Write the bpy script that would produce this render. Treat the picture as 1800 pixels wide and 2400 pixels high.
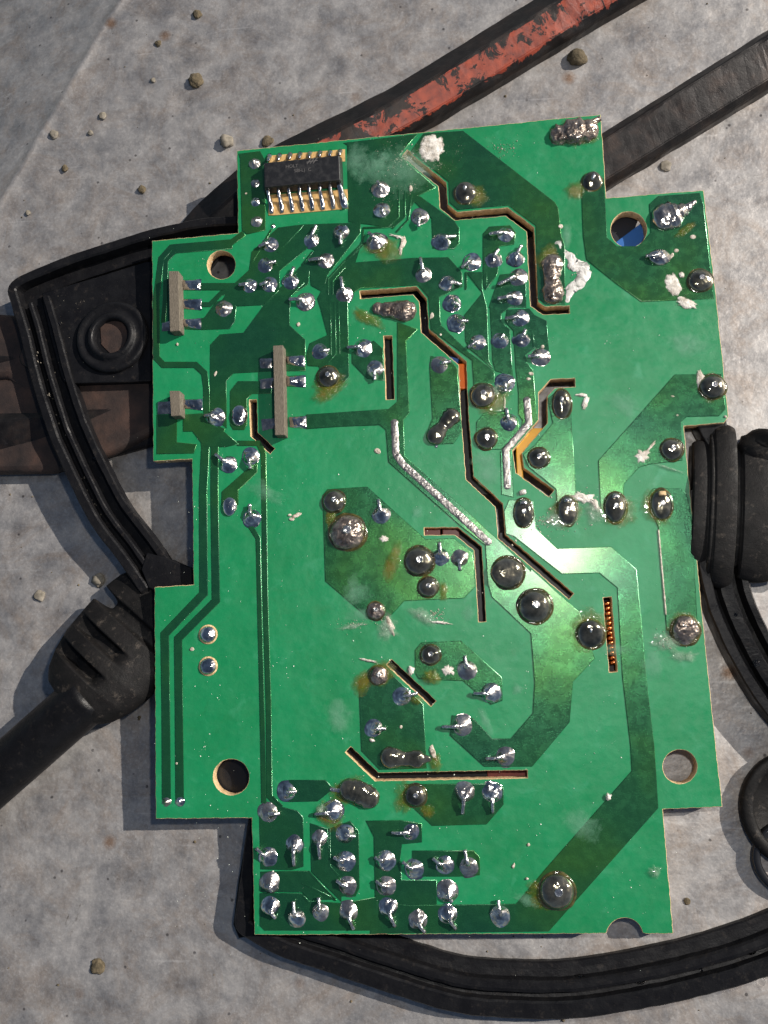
import bpy, bmesh, math, random
from mathutils import Vector, Matrix, noise
random.seed(7)
for o in list(bpy.data.objects): bpy.data.objects.remove(o)
SC = bpy.context.scene; COL = SC.collection
SC.unit_settings.system = 'METRIC'; SC.unit_settings.scale_length = 0.0053
U = 0.01                                   # one unit of length used below = 1/190 cm
F = 2000.0
# ---------------------------------------------------------------- camera, set above the table and leaning a little
TN = Vector((0.127, 0.167, 1.0)); TD = 2085.0        # the table plane seen from the camera (x right, y down, z ahead)
BN = Vector((0.105, 0.137, 1.0)); BD = 2000.0        # the plane of the board's upper face
w = -TN.normalized(); e1 = (Vector((1,0,0)) - w*w.x).normalized(); e2 = w.cross(e1)
O0 = Vector((0,0,TD))
def c2w(v): return Vector((v.dot(e1), v.dot(e2), v.dot(w)))
def P2w(p): return c2w(p-O0)*U
cam = bpy.data.cameras.new('camera'); camo = bpy.data.objects.new('camera', cam); COL.objects.link(camo)
cam.sensor_fit = 'VERTICAL'; cam.sensor_height = 36; cam.sensor_width = 27; cam.lens = 36*F/2400
cam.clip_start = 0.1; cam.clip_end = 2000
X, Y, Z = c2w(Vector((1,0,0))), c2w(Vector((0,-1,0))), c2w(Vector((0,0,-1)))
M = Matrix((X,Y,Z)).transposed().to_4x4(); M.translation = P2w(Vector((0,0,0))); camo.matrix_world = M
SC.camera = camo
# ---------------------------------------------------------------- sky, sun, exposure
sd = c2w(Vector((1.25, -0.72, -1.0))).normalized()
wd = bpy.data.worlds.new('World'); SC.world = wd; wd.use_nodes = True
nt = wd.node_tree; bg = nt.nodes['Background']; sky = nt.nodes.new('ShaderNodeTexSky'); sky.sky_type = 'NISHITA'
sky.sun_disc = False; sky.sun_elevation = math.asin(sd.z); sky.sun_rotation = math.atan2(sd.x, sd.y)
nt.links.new(sky.outputs[0], bg.inputs[0]); bg.inputs[1].default_value = 0.045
sl = bpy.data.lights.new('sun', 'SUN'); sl.energy = 4.8; sl.angle = math.radians(0.6); sl.color = (1, .93, .84)
so = bpy.data.objects.new('sun', sl); COL.objects.link(so); so.rotation_euler = sd.to_track_quat('Z','Y').to_euler()
# the phone's own lamp, beside its lens: the photograph shows it mirrored in the middle of the board
fl = bpy.data.lights.new('phone_lamp', 'POINT'); fl.energy = 5400; fl.shadow_soft_size = 0.6; fl.color = (1, .97, .9)
fo = bpy.data.objects.new('phone_lamp', fl); COL.objects.link(fo); fo.location = P2w(Vector((344, -386, 0)))
SC.view_settings.view_transform = 'Standard'; SC.view_settings.look = 'None'; SC.view_settings.exposure = 0.5; SC.view_settings.gamma = 1
SC.render.engine = 'CYCLES'

# ---------------------------------------------------------------- where things stand
TILE = dict(A=(350,250,3.318),B=(800,250,3.318),C=(1250,250,3.318),D=(350,700,3.318),E=(800,700,3.318),F=(1250,700,3.318),
 N=(350,1150,3.318),G=(750,1100,3.318),H=(1200,1100,3.318),K=(350,1750,3.318),I=(750,1500,3.318),J=(1150,1750,3.318),
 L=(700,1780,3.318),S=(0,0,1.0),M=(0,500,3.318),R=(0,1050,2.458),Q=(1500,900,1.843),W=(900,0,1.843))
def T(t, x, y): a = TILE[t]; return (a[0]+x/a[2], a[1]+y/a[2])
def PL(s):
    r = []
    for q in s.split():
        a, b = q[1:].split(','); r.append(T(q[0], float(a), float(b)))
    return r
def at(px, py, h=0.0):                     # a point h above the table
    d = Vector((px-900, py-1200, F)); k = (TD*TN.z - h*TN.length)/d.dot(TN)
    p = P2w(d*k); return p
def tk(px, py): d = Vector((px-900, py-1200, F)); return TD/d.dot(TN)*1.0*1.0*F/F*1.0*1.0*1.0 if False else TD*1.0/(d.dot(TN))
bz = -BN.normalized(); bx = (Vector((1,0,0)) - bz*bz.x).normalized(); by = bz.cross(bx)
BO = Vector((0,0,BD))
def uv(px, py):                            # a point on the board, in the board's own coordinates
    d = Vector((px-900, py-1200, F)); k = BD/d.dot(BN); v = d*k - BO
    return (v.dot(bx)*U, v.dot(by)*U)
def kb(px, py): return BD/Vector((px-900, py-1200, F)).dot(BN)

# ---------------------------------------------------------------- materials
def mat(name, col=(.5,.5,.5), rough=.5, metal=0, **kw):
    m = bpy.data.materials.new(name); m.use_nodes = True; n = m.node_tree; b = n.nodes['Principled BSDF']
    b.inputs['Base Color'].default_value = (*col,1); b.inputs['Roughness'].default_value = rough; b.inputs['Metallic'].default_value = metal
    for k, v in kw.items(): b.inputs[k.replace('_',' ')].default_value = v
    return m
class NT:
    def __init__(s, m): s.t = m.node_tree; s.b = s.t.nodes['Principled BSDF']; s.c = s.t.nodes.new('ShaderNodeTexCoord'); 
    def noise(s, sc, det=5, rough=.55, dist=0, stretch=None, rot=None):
        n = s.t.nodes.new('ShaderNodeTexNoise'); n.inputs['Scale'].default_value = sc; n.inputs['Detail'].default_value = det
        n.inputs['Roughness'].default_value = rough; n.inputs['Distortion'].default_value = dist; s.vec(n, stretch, rot); return n.outputs['Fac']
    def vec(s, n, stretch=None, rot=None):
        v = s.c.outputs['Object']
        if stretch or rot:
            mp = s.t.nodes.new('ShaderNodeMapping'); mp.inputs['Scale'].default_value = stretch or (1,1,1)
            if rot: mp.inputs['Rotation'].default_value = rot
            s.t.links.new(v, mp.inputs['Vector']); v = mp.outputs[0]
        s.t.links.new(v, n.inputs['Vector'])
    def voro(s, sc, feat='F1', stretch=None, rand=1):
        n = s.t.nodes.new('ShaderNodeTexVoronoi'); n.feature = feat; n.inputs['Scale'].default_value = sc; n.inputs['Randomness'].default_value = rand
        s.vec(n, stretch); return n.outputs['Distance']
    def wave(s, sc, dist=1, direction='X'):
        n = s.t.nodes.new('ShaderNodeTexWave'); n.bands_direction = direction; n.inputs['Scale'].default_value = sc; n.inputs['Distortion'].default_value = dist
        n.inputs['Detail'].default_value = 2; s.vec(n); return n.outputs['Fac']
    def ramp(s, src, stops):
        r = s.t.nodes.new('ShaderNodeValToRGB'); e = r.color_ramp.elements
        while len(e) < len(stops): e.new(.5)
        for k, (p, c) in enumerate(stops):
            e[k].position = p; e[k].color = (*c,1) if isinstance(c, tuple) else (c,c,c,1)
        s.t.links.new(src, r.inputs[0]); return r.outputs[0]
    def mix(s, f, a, b, mode='MIX'):
        m = s.t.nodes.new('ShaderNodeMix'); m.data_type = 'RGBA'; m.blend_type = mode
        for i, v in ((0,f),(6,a),(7,b)):
            if hasattr(v, 'links'): s.t.links.new(v, m.inputs[i])
            elif i == 0: m.inputs[0].default_value = v
            else: m.inputs[i].default_value = (*v,1)
        return m.outputs[2]
    def math(s, op, a, b=0.0):
        m = s.t.nodes.new('ShaderNodeMath'); m.operation = op
        for i, v in ((0,a),(1,b)):
            if hasattr(v, 'links'): s.t.links.new(v, m.inputs[i])
            else: m.inputs[i].default_value = v
        return m.outputs[0]
    def to(s, src, name): s.t.links.new(src, s.b.inputs[name])
    def bump(s, src, st, dist=.02, prev=None):
        b = s.t.nodes.new('ShaderNodeBump'); b.inputs['Strength'].default_value = st; b.inputs['Distance'].default_value = dist
        s.t.links.new(src, b.inputs['Height'])
        if prev: s.t.links.new(prev, b.inputs['Normal'])
        s.t.links.new(b.outputs[0], s.b.inputs['Normal']); return b.outputs[0]

def m_mask():
    m = mat('solder_mask_on_board', rough=.38); n = NT(m)
    a = n.noise(.5, 4); b = n.noise(9, 6, .7); g = n.noise(2.0, 5, .6, .6)
    c = n.ramp(a, [(.3,(.005,.150,.050)),(.7,(.008,.185,.070))])
    c = n.mix(n.ramp(b, [(.42,0.0),(.75,.22)]), c, (.004,.12,.05))
    c = n.mix(n.ramp(g, [(.58,0.0),(.74,.35)]), c, (.05,.25,.14)); c = n.mix(n.ramp(n.noise(1.3,6,.75,1.5), [(.56,0.0),(.75,.4)]), c, (.010,.12,.035)); c = n.mix(n.ramp(n.noise(26,3,.6,0,(.25,1,1),(0,0,.5)), [(.73,0.0),(.80,.35)]), c, (.12,.33,.22))
    n.to(c, 'Base Color')
    wv = n.wave(14,.6,'X'); wv2 = n.wave(14,.6,'Y'); p = n.bump(n.math('ADD', wv, wv2), .16, .01)
    p = n.bump(n.noise(1.0,3), .30, .12, p); n.bump(n.noise(22,4), .20, .01, p); n.to(n.ramp(n.noise(3,5,.7), [(.35,.30),(.7,.52)]), 'Roughness'); return m
def m_cu():
    m = mat('solder_mask_over_copper', rough=.3, metal=.72, Coat_Weight=1, Coat_Roughness=.24); n = NT(m)
    a = n.noise(.33, 3); b = n.noise(16, 5, .75, 0, (1,6,1)); d = n.noise(28, 4)
    c = n.ramp(a, [(.36,(.009,.095,.042)),(.50,(.015,.125,.040)),(.68,(.042,.165,.024))])
    c = n.mix(n.ramp(b, [(.4,0.0),(.8,.35)]), c, (.045,.22,.08)); n.to(c, 'Base Color')
    p = n.bump(d, .22, .012); p = n.bump(b, .15, .012, p); p = n.bump(n.noise(.9,2), .22, .12, p); wv = n.math('ADD', n.wave(14,.6,'X'), n.wave(14,.6,'Y')); n.bump(wv, .10, .012, p); n.to(n.ramp(n.noise(5,5), [(.3,.16),(.7,.36)]), 'Roughness'); return m
def m_tan():
    m = mat('cut_fibre_board', rough=.85); n = NT(m)
    n.to(n.ramp(n.noise(14,6,.75), [(.25,(.16,.09,.035)),(.5,(.48,.33,.17)),(.8,(.68,.54,.36))]), 'Base Color'); n.bump(n.noise(25,4), .7, .03); return m
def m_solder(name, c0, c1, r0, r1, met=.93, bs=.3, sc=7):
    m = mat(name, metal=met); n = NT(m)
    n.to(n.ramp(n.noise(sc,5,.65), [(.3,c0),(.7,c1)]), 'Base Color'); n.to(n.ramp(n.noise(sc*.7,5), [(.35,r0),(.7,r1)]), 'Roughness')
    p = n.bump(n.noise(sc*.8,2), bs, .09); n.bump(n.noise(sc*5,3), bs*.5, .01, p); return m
MK = m_mask(); CU = m_cu(); TAN = m_tan()
SOL = m_solder('bright_solder', (.26,.24,.225), (.90,.85,.80), .06, .22, 1.0, .8, 4)  # dark blotches in the base colour stand in for dark reflections from overhead
SOL2 = m_solder('dull_solder', (.22,.20,.19), (.60,.56,.52), .14, .34, .95, .8, 4)
DOME = m_solder('flux_coated_solder', (.04,.042,.028), (.30,.27,.20), .06, .26, .88, .8, 3); DOME.node_tree.nodes['Principled BSDF'].inputs['Coat Weight'].default_value = 1; DOME.node_tree.nodes['Principled BSDF'].inputs['Coat Roughness'].default_value = .03
BURN = m_solder('burnt_solder', (.05,.03,.018), (.40,.33,.28), .14, .45, .8, 1.0, 6); BURN.node_tree.nodes['Principled BSDF'].inputs['Coat Weight'].default_value = .8
TIN = m_solder('tinned_track', (.16,.145,.14), (.50,.47,.44), .3, .55, .85, .45, 12)
LEAD = m_solder('lead_wire', (.30,.29,.28), (.85,.82,.8), .14, .32, .95, .6, 9)
CREAM = mat('white_residue', (.74,.68,.60), .65); n_ = NT(CREAM); n_.to(n_.ramp(n_.noise(10,6,.7), [(.35,(.16,.13,.09)),(.5,(.46,.40,.33)),(.75,(.78,.73,.65))]), 'Base Color'); n_.bump(n_.noise(12,6,.7), .9, .05)
def film(name, c0, c1, rough, amax, lo, hi, coat=0, bmp=.4, nsc=4):
    m = mat(name, c0, rough, 0, Coat_Weight=coat, Coat_Roughness=.04); n = NT(m); n.to(n.ramp(n.noise(nsc,6,.7), [(.35,c0),(.65,c1)]), 'Base Color')
    g = n.t.nodes.new('ShaderNodeAttribute'); g.attribute_name = 'body'; q = n.math('ADD', g.outputs['Fac'], n.math('MULTIPLY', n.math('SUBTRACT', n.noise(nsc*1.2,8,.75,1.2), .5), 1.5))
    n.to(n.ramp(q, [(lo,0.0),(hi,amax)]), 'Alpha'); p = n.bump(n.noise(nsc,4), bmp, .06); n.bump(q, bmp, .05, p); return m
FLUX = film('amber_flux', (.16,.11,.008), (.05,.12,.008), .12, .62, .10, .75, 1, .5)
CLEAR = film('clear_resin', (.16,.30,.18), (.45,.55,.45), .10, .55, .15, .95, 1, 1.0, 6)
CREAM2 = film('white_smear', (.35,.30,.24), (.80,.76,.70), .5, .97, .12, .38, .3, .8, 5)
HAZY = film('dried_film', (.10,.30,.18), (.20,.40,.28), .6, .34, .25, 1.1, 0, .2, 3)
WATER = mat('water', (1,1,1), .01, 0, Transmission_Weight=1, IOR=1.33)
EPOXY = mat('chip_epoxy', (.012,.012,.013), .36); n_ = NT(EPOXY); n_.bump(n_.noise(30,4), .3, .01); n_.to(n_.ramp(n_.noise(6,6,.7),[(.45,(.010,.010,.011)),(.8,(.035,.034,.034))]),'Base Color')
INK = mat('faded_print', (.075,.07,.068), .7)
FR4 = mat('grey_tab_edge', rough=.8); n_ = NT(FR4); n_.to(n_.ramp(n_.noise(9,6,.75,0,(5,1,1)), [(.3,(.06,.05,.033)),(.55,(.12,.10,.075)),(.8,(.20,.17,.125))]), 'Base Color'); n_.bump(n_.noise(10,5,.7,0,(6,1,1)), .6, .03)
def m_black(name, c0, c1, r0, r1, dust=.25, sc=3):
    m = mat(name, Specular_IOR_Level=.15); n = NT(m); c = n.ramp(n.noise(sc,6,.65), [(.3,c0),(.75,c1)])
    c = n.mix(n.ramp(n.noise(sc*1.7,8,.75), [(.56,0.0),(.80,dust)]), c, (.17,.14,.115)); c = n.mix(n.ramp(n.noise(sc*16,3), [(.70,0.0),(.78,dust*1.3)]), c, (.22,.19,.16)); n.to(c, 'Base Color')
    n.to(n.ramp(n.noise(sc*.8,4), [(.3,r0),(.7,r1)]), 'Roughness'); p = n.bump(n.noise(sc*10,4), .25, .02); n.bump(n.noise(sc*.9,3), .25, .1, p); return m
PLAS = m_black('black_plastic', (.004,.004,.005), (.009,.009,.010), .30, .55, .16)
RUB = m_black('black_rubber', (.004,.004,.004), (.009,.008,.008), .42, .7, .42)
CAB = m_black('cable_sheath', (.003,.003,.0035), (.006,.006,.007), .30, .46, .12)
def m_steel(name, paint):
    m = mat(name, rough=.45, metal=.55); n = NT(m)
    c = n.ramp(n.noise(1.6,7,.65), [(.3,(.006,.0055,.006)),(.5,(.013,.011,.011)),(.75,(.032,.021,.017))])
    c = n.mix(n.ramp(n.noise(6,8,.8), [(.58,0.0),(.75,.8)]), c, (.045,.04,.042))
    if paint:
        g = n.t.nodes.new('ShaderNodeAttribute'); g.attribute_name = 'paint'
        q = n.math('ADD', n.math('MULTIPLY', g.outputs['Fac'], .50), n.math('MULTIPLY', n.noise(1.5,9,.72,.7), 1.0))
        f = n.ramp(q, [(.875,0.0),(.90,1.0)]); red = n.ramp(n.noise(5,6), [(.3,(.11,.012,.004)),(.7,(.26,.036,.010))])
        c = n.mix(f, c, red); n.to(n.math('MULTIPLY', n.math('SUBTRACT', 1.0, f), .55), 'Metallic')
    n.to(c, 'Base Color'); n.to(n.ramp(n.noise(3,5), [(.3,.34),(.7,.6)]), 'Roughness'); p = n.bump(n.noise(3,6,.6), .22, .06); n.bump(n.noise(25,4), .25, .015, p); return m
STEEL = m_steel('worn_dark_steel', False); STEELP = m_steel('steel_with_red_paint', True)
RUST = mat('rusty_iron', rough=.7, metal=.25); n_ = NT(RUST); n_.to(n_.ramp(n_.noise(1.2,7,.65), [(.3,(.010,.007,.007)),(.5,(.028,.017,.014)),(.7,(.06,.032,.023))]), 'Base Color'); n_.bump(n_.noise(3,7,.7), .35, .06)
def m_table():
    m = mat('galvanised_sheet', rough=.5, metal=.72); n = NT(m)
    c = n.ramp(n.noise(.35,7,.62,.5), [(.3,(.29,.28,.278)),(.7,(.40,.38,.362))])
    c = n.mix(n.ramp(n.noise(1.1,9,.78,.6), [(.40,.0),(.66,.6)]), c, (.20,.192,.192)); c = n.mix(n.ramp(n.noise(2.6,9,.82,.4), [(.46,0.0),(.70,.6)]), c, (.47,.45,.435))
    c = n.mix(n.ramp(n.noise(.55,7,.75,1.8), [(.46,0.0),(.66,.6)]), c, (.25,.195,.155)); c = n.mix(n.ramp(n.noise(1.9,9,.8,1.4), [(.61,0.0),(.70,.75)]), c, (.07,.055,.04))
    sp = n.voro(1.9); c = n.mix(n.ramp(sp, [(.05,.8),(.085,0.0)]), c, (.05,.045,.045)); r_ = n.voro(.55); c = n.mix(n.ramp(r_, [(.04,.7),(.12,0.0)]), c, (.18,.085,.03))
    c = n.mix(n.ramp(n.noise(13,5,.8), [(.50,0.0),(.66,.30)]), c, (.62,.60,.58)); c = n.mix(n.ramp(n.noise(9,7,.85,.5), [(.56,0.0),(.72,.45)]), c, (.14,.13,.128)); sc_ = n.noise(5,3,.5,.3,(.06,1,1),(0,0,.9)); c = n.mix(n.ramp(sc_, [(.66,0.0),(.72,.35)]), c, (.62,.60,.58)); n.to(c, 'Base Color'); n.to(n.ramp(n.noise(1.5,7,.7), [(.32,.36),(.68,.62)]), 'Roughness')
    n.to(n.ramp(n.noise(1.0,7,.7), [(.35,.45),(.65,.8)]), 'Metallic')
    p = n.bump(n.noise(7,8,.75), .12, .03); q = n.bump(n.voro(4,'DISTANCE_TO_EDGE'), .05, .02, p); n.bump(n.noise(1.2,4), .3, .15, q); return m
TABLE = m_table()
CRUMB = mat('dry_mud', rough=.95); n_ = NT(CRUMB); n_.to(n_.ramp(n_.noise(6,6,.7), [(.3,(.035,.028,.014)),(.7,(.13,.10,.06))]), 'Base Color'); n_.bump(n_.noise(12,5), .8, .05)
PEB = mat('pale_grit', rough=.8); n_ = NT(PEB); n_.to(n_.ramp(n_.noise(5,6,.7), [(.3,(.08,.07,.05)),(.7,(.25,.22,.18))]), 'Base Color')
GOLD = mat('bare_resin', (.50,.31,.11), .5); n_ = NT(GOLD); n_.to(n_.ramp(n_.noise(9,6,.7), [(.3,(.30,.17,.05)),(.7,(.56,.37,.16))]), 'Base Color')
RINGM = mat('burnt_flux', (.035,.03,.008), .08, 0, Coat_Weight=1, Coat_Roughness=.03); n_ = NT(RINGM); n_.to(n_.ramp(n_.noise(5,5,.7), [(.35,(.012,.010,.004)),(.55,(.05,.045,.008)),(.75,(.12,.08,.02))]), 'Base Color'); n_.bump(n_.noise(7,4), .5, .04)
WAX = mat('white_wax', (.62,.60,.57), .28, 0, Coat_Weight=.4); n_ = NT(WAX); n_.to(n_.ramp(n_.noise(3,6,.7,1.5), [(.38,(.16,.17,.15)),(.5,(.50,.48,.45)),(.7,(.85,.83,.79))]), 'Base Color'); n_.bump(n_.noise(5,5,.6,1), .6, .05)
DUST = mat('dust', (.62,.66,.58), .7)

# ---------------------------------------------------------------- mesh helpers
def link(name, me, m, parent=None, smooth=True):
    o = bpy.data.objects.new(name, me); COL.objects.link(o)
    if m is not None and not me.materials: me.materials.append(m)
    if smooth: me.shade_smooth()
    if parent: o.parent = parent
    return o
def pyd(name, v, f, m, parent=None, smooth=True):
    me = bpy.data.meshes.new(name); me.from_pydata([tuple(q) for q in v], [], f); me.validate(); me.update(); return link(name, me, m, parent, smooth)
def empty(name, loc=(0,0,0)):
    o = bpy.data.objects.new(name, None); COL.objects.link(o); o.location = loc; o.empty_display_size = .2; return o
def tag(o, label=None, cat=None, group=None, kind=None):
    for k, v in (('label',label),('category',cat),('group',group),('kind',kind)):
        if v: o[k] = v
    return o
def fill2d(name, loops, ext, bev, m, parent, z=0.0, sidemat=None, res=1):
    cu = bpy.data.curves.new(name, 'CURVE'); cu.dimensions = '2D'; cu.fill_mode = 'BOTH'; cu.extrude = ext; cu.bevel_depth = bev; cu.bevel_resolution = res
    for lp in loops:
        s = cu.splines.new('POLY'); s.points.add(len(lp)-1); s.use_cyclic_u = True
        for p, q in zip(s.points, lp): p.co = (q[0], q[1], 0, 1)
    co = bpy.data.objects.new('tmp', cu); COL.objects.link(co)
    me = bpy.data.meshes.new_from_object(co.evaluated_get(bpy.context.evaluated_depsgraph_get())); bpy.data.objects.remove(co); bpy.data.curves.remove(cu)
    me.name = name; me.materials.clear(); me.materials.append(m)
    if sidemat: me.materials.append(sidemat)
    for v in me.vertices: v.co.z += z
    for p in me.polygons: p.material_index = 1 if (sidemat and p.normal.z < .93) else 0
    return link(name, me, None, parent, False)
def stroke(pts, wd):
    L_, R_ = [], []
    n = len(pts)
    for i in range(n):
        p = Vector(pts[i]); a = (Vector(pts[i])-Vector(pts[i-1])).normalized() if i else None; b = (Vector(pts[i+1])-p).normalized() if i < n-1 else None
        if a is None: t = b; s = 1; p = p - b*wd*.12
        elif b is None: t = a; s = 1; p = p + a*wd*.12
        else: t = (a+b).normalized(); s = 1/max(.5, t.dot(a))
        nn = Vector((-t.y, t.x))*wd/2*s; L_.append(tuple(p+nn)); R_.append(tuple(p-nn))
    return L_ + R_[::-1]
def rough_loop(pts, step, jit):
    r = []
    for i in range(len(pts)):
        a = Vector(pts[i]); b = Vector(pts[(i+1) % len(pts)]); L = (b-a).length; k = max(1, int(L/step)); nn = Vector((-(b-a).y, (b-a).x)).normalized() if L > 0 else Vector((0,0))
        for j in range(k):
            q = a.lerp(b, j/k); 
            if j: q = q + nn*random.uniform(-jit, jit)
            r.append(tuple(q))
    return r
def lathe(prof, n=24, cen=(0,0,0), shift=(0,0), rx=1, ry=1, rot=0, amp=0, seed=0, top=None):
    v, f = [], []; H = max(p[1] for p in prof) or 1; cr, sr = math.cos(rot), math.sin(rot)
    for (r, z) in prof:
        for j in range(n):
            a = 2*math.pi*j/n; rr = r*(1 + amp*noise.noise(Vector((math.cos(a)*1.3+seed, math.sin(a)*1.3, seed*3.1+z/H))))
            x = rr*rx*math.cos(a); y = rr*ry*math.sin(a); x, y = x*cr-y*sr, x*sr+y*cr; s = (max(z,0)/H)**1.3
            v.append((cen[0]+x+shift[0]*s, cen[1]+y+shift[1]*s, cen[2]+z*(1+amp*noise.noise(Vector((a, seed, z/H))))))
    m = len(prof)
    for i in range(m-1):
        for j in range(n):
            k = (j+1) % n; f.append((i*n+j, i*n+k, (i+1)*n+k, (i+1)*n+j))
    f.append(tuple((m-1)*n+j for j in range(n))); return v, f
def tube(pts, r, n=8, flat=1.0):
    v, f = [], []; m = len(pts); up = Vector((0,0,1))
    for i in range(m):
        p = Vector(pts[i]); t = (Vector(pts[min(i+1,m-1)])-Vector(pts[max(i-1,0)])).normalized(); s = t.cross(up)
        s = s.normalized() if s.length > 1e-4 else Vector((1,0,0)); u = s.cross(t).normalized(); rr = r[i] if isinstance(r, (list,tuple)) else r
        for j in range(n):
            a = 2*math.pi*j/n; v.append(p + s*math.cos(a)*rr + u*math.sin(a)*rr*flat)
    for i in range(m-1):
        for j in range(n):
            k = (j+1) % n; f.append((i*n+j, i*n+k, (i+1)*n+k, (i+1)*n+j))
    f.append(tuple(range(n))[::-1]); f.append(tuple((m-1)*n+j for j in range(n))); return v, f
def box(c, sx, sy, sz, rot=0, bev=.02):
    bm = bmesh.new(); bmesh.ops.create_cube(bm, size=1); bmesh.ops.scale(bm, vec=(sx,sy,sz), verts=bm.verts)
    if bev: bmesh.ops.bevel(bm, geom=bm.edges[:], offset=bev, segments=2, affect='EDGES', profile=.5)
    bmesh.ops.rotate(bm, matrix=Matrix.Rotation(rot,3,'Z'), verts=bm.verts); bmesh.ops.translate(bm, vec=c, verts=bm.verts); return bm
def bmo(name, bm, m, parent=None, smooth=False):
    me = bpy.data.meshes.new(name); bm.to_mesh(me); bm.free(); return link(name, me, m, parent, smooth)
def addm(v, f, v2, f2): o = len(v); v += v2; f += [tuple(i+o for i in q) for q in f2]

# ---------------------------------------------------------------- the sheet-metal table
def build_table():
    # folded along a line in the upper left of the picture: beyond it the sheet slopes away
    a, b = at(318,-60), at(-40,545); t = (b-a).normalized(); nrm = Vector((-t.y, t.x, 0))
    if (at(0,0)-a).dot(nrm) < 0: nrm = -nrm
    v, f = [], []; us = [-300,-40]+[-20+i*.5 for i in range(90)]+[40,300]; ws = [-300,-60,-30,-15,-6,-3,-1.5,-.8,-.4,-.2,-.08,0,.08,.2,.4,.8,1.5,3,6,15,60,300]
    for i, q in enumerate(us):
        for s in ws:
            z = 0.0
            if s > 0: z = -s*.27 if s < 15 else -4.05 - (s-15)*.02
            z += .05*math.exp(-(s/.12)**2)+ .014*noise.noise(Vector((q*.3, s*.3, 2)))*(1 if abs(s) < 30 else 0)
            p = a + t*(q+3) + nrm*(s + (.05*noise.noise(Vector((q*.7,0,5)))) ); v.append((p.x, p.y, z-.012))
    n = len(ws)
    for i in range(len(us)-1):
        for j in range(n-1): f.append((i*n+j, (i+1)*n+j, (i+1)*n+j+1, i*n+j+1))
    o = pyd('table_top', v, f, TABLE); tag(o, kind='structure')
    bm = bmesh.new(); bm.from_mesh(o.data); bmesh.ops.recalc_face_normals(bm, faces=bm.faces)
    if sum(fc.normal.z for fc in bm.faces) < 0: bmesh.ops.reverse_faces(bm, faces=bm.faces)
    bm.to_mesh(o.data); bm.free()
build_table()
# ---------------------------------------------------------------- circuit board
BM = Matrix((c2w(bx), c2w(by), c2w(bz))).transposed().to_4x4(); BM.translation = P2w(BO)
board = empty('circuit_board'); board.matrix_world = BM
tag(board, 'green circuit board lying solder side up on a black frame and pliers', 'circuit board')
TH = .28
def upl(s): return [uv(*p) for p in PL(s)]
outline = PL('S556,354 S1407,269 S1420,465 S1648,447 S1678,700 S1706,976 S1697,990 S1602,998 S1611,1100 S1661,1600 S1692,1890 S1552,1896 S1577,2187 S1513,2187')
outline += [(1464+44*math.cos(a), 2194-44*math.sin(a)) for a in [math.pi*k/16 for k in range(1,16)]]
outline += PL('S1418,2187 S597,2190 S591,1916 S366,1918 S363,1377 S455,1371 S451,1075 S360,1080 S357,565 S559,547')
slots = [('B497,362 B615,467 B785,605 B797,775 B893,852 B1287,818 B1470,955 B1500,1535 B1575,1586 B1770,1578',17),
 ('S845,691 S972,681 S991,703 S996,775 S1084,851 S1089,971 S1101,1120 S1170,1184 S1176,1257 S1338,1397',17),
 ('E361,295 E380,778',19),('D806,790 D815,1055 D955,1183',16),
 ('F318,652 F150,662 F75,742 F75,955 E1368,1190 E1388,1335 E1630,1510',20),
 ('G815,483 G1060,480 G1228,615 G1262,1180',17),('I540,175 I880,492',17),('I222,855 I440,1065 I1610,1042',18),('H741,1000 H788,1570',19)]
holes = [(518.8,620.7,33),(1473.6,538,42),(542,1821,42),(1593.6,1796.7,40)]
def scl(pts): return [uv(*p) for p in pts]
loops = [scl(rough_loop(outline, 9, .8))]
for s, wd in slots: loops.append(scl(rough_loop(stroke(PL(s), wd+2.4), 7, .7)))
for x, y, r in holes: loops.append(scl([(x+(r+1)*math.cos(t*math.pi/20)+random.uniform(-.4,.4), y+(r+1)*math.sin(t*math.pi/20)+random.uniform(-.4,.4)) for t in range(40)]))
fill2d('board_panel', loops, TH/2-.012, .012, MK, board, -TH/2, TAN)
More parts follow.
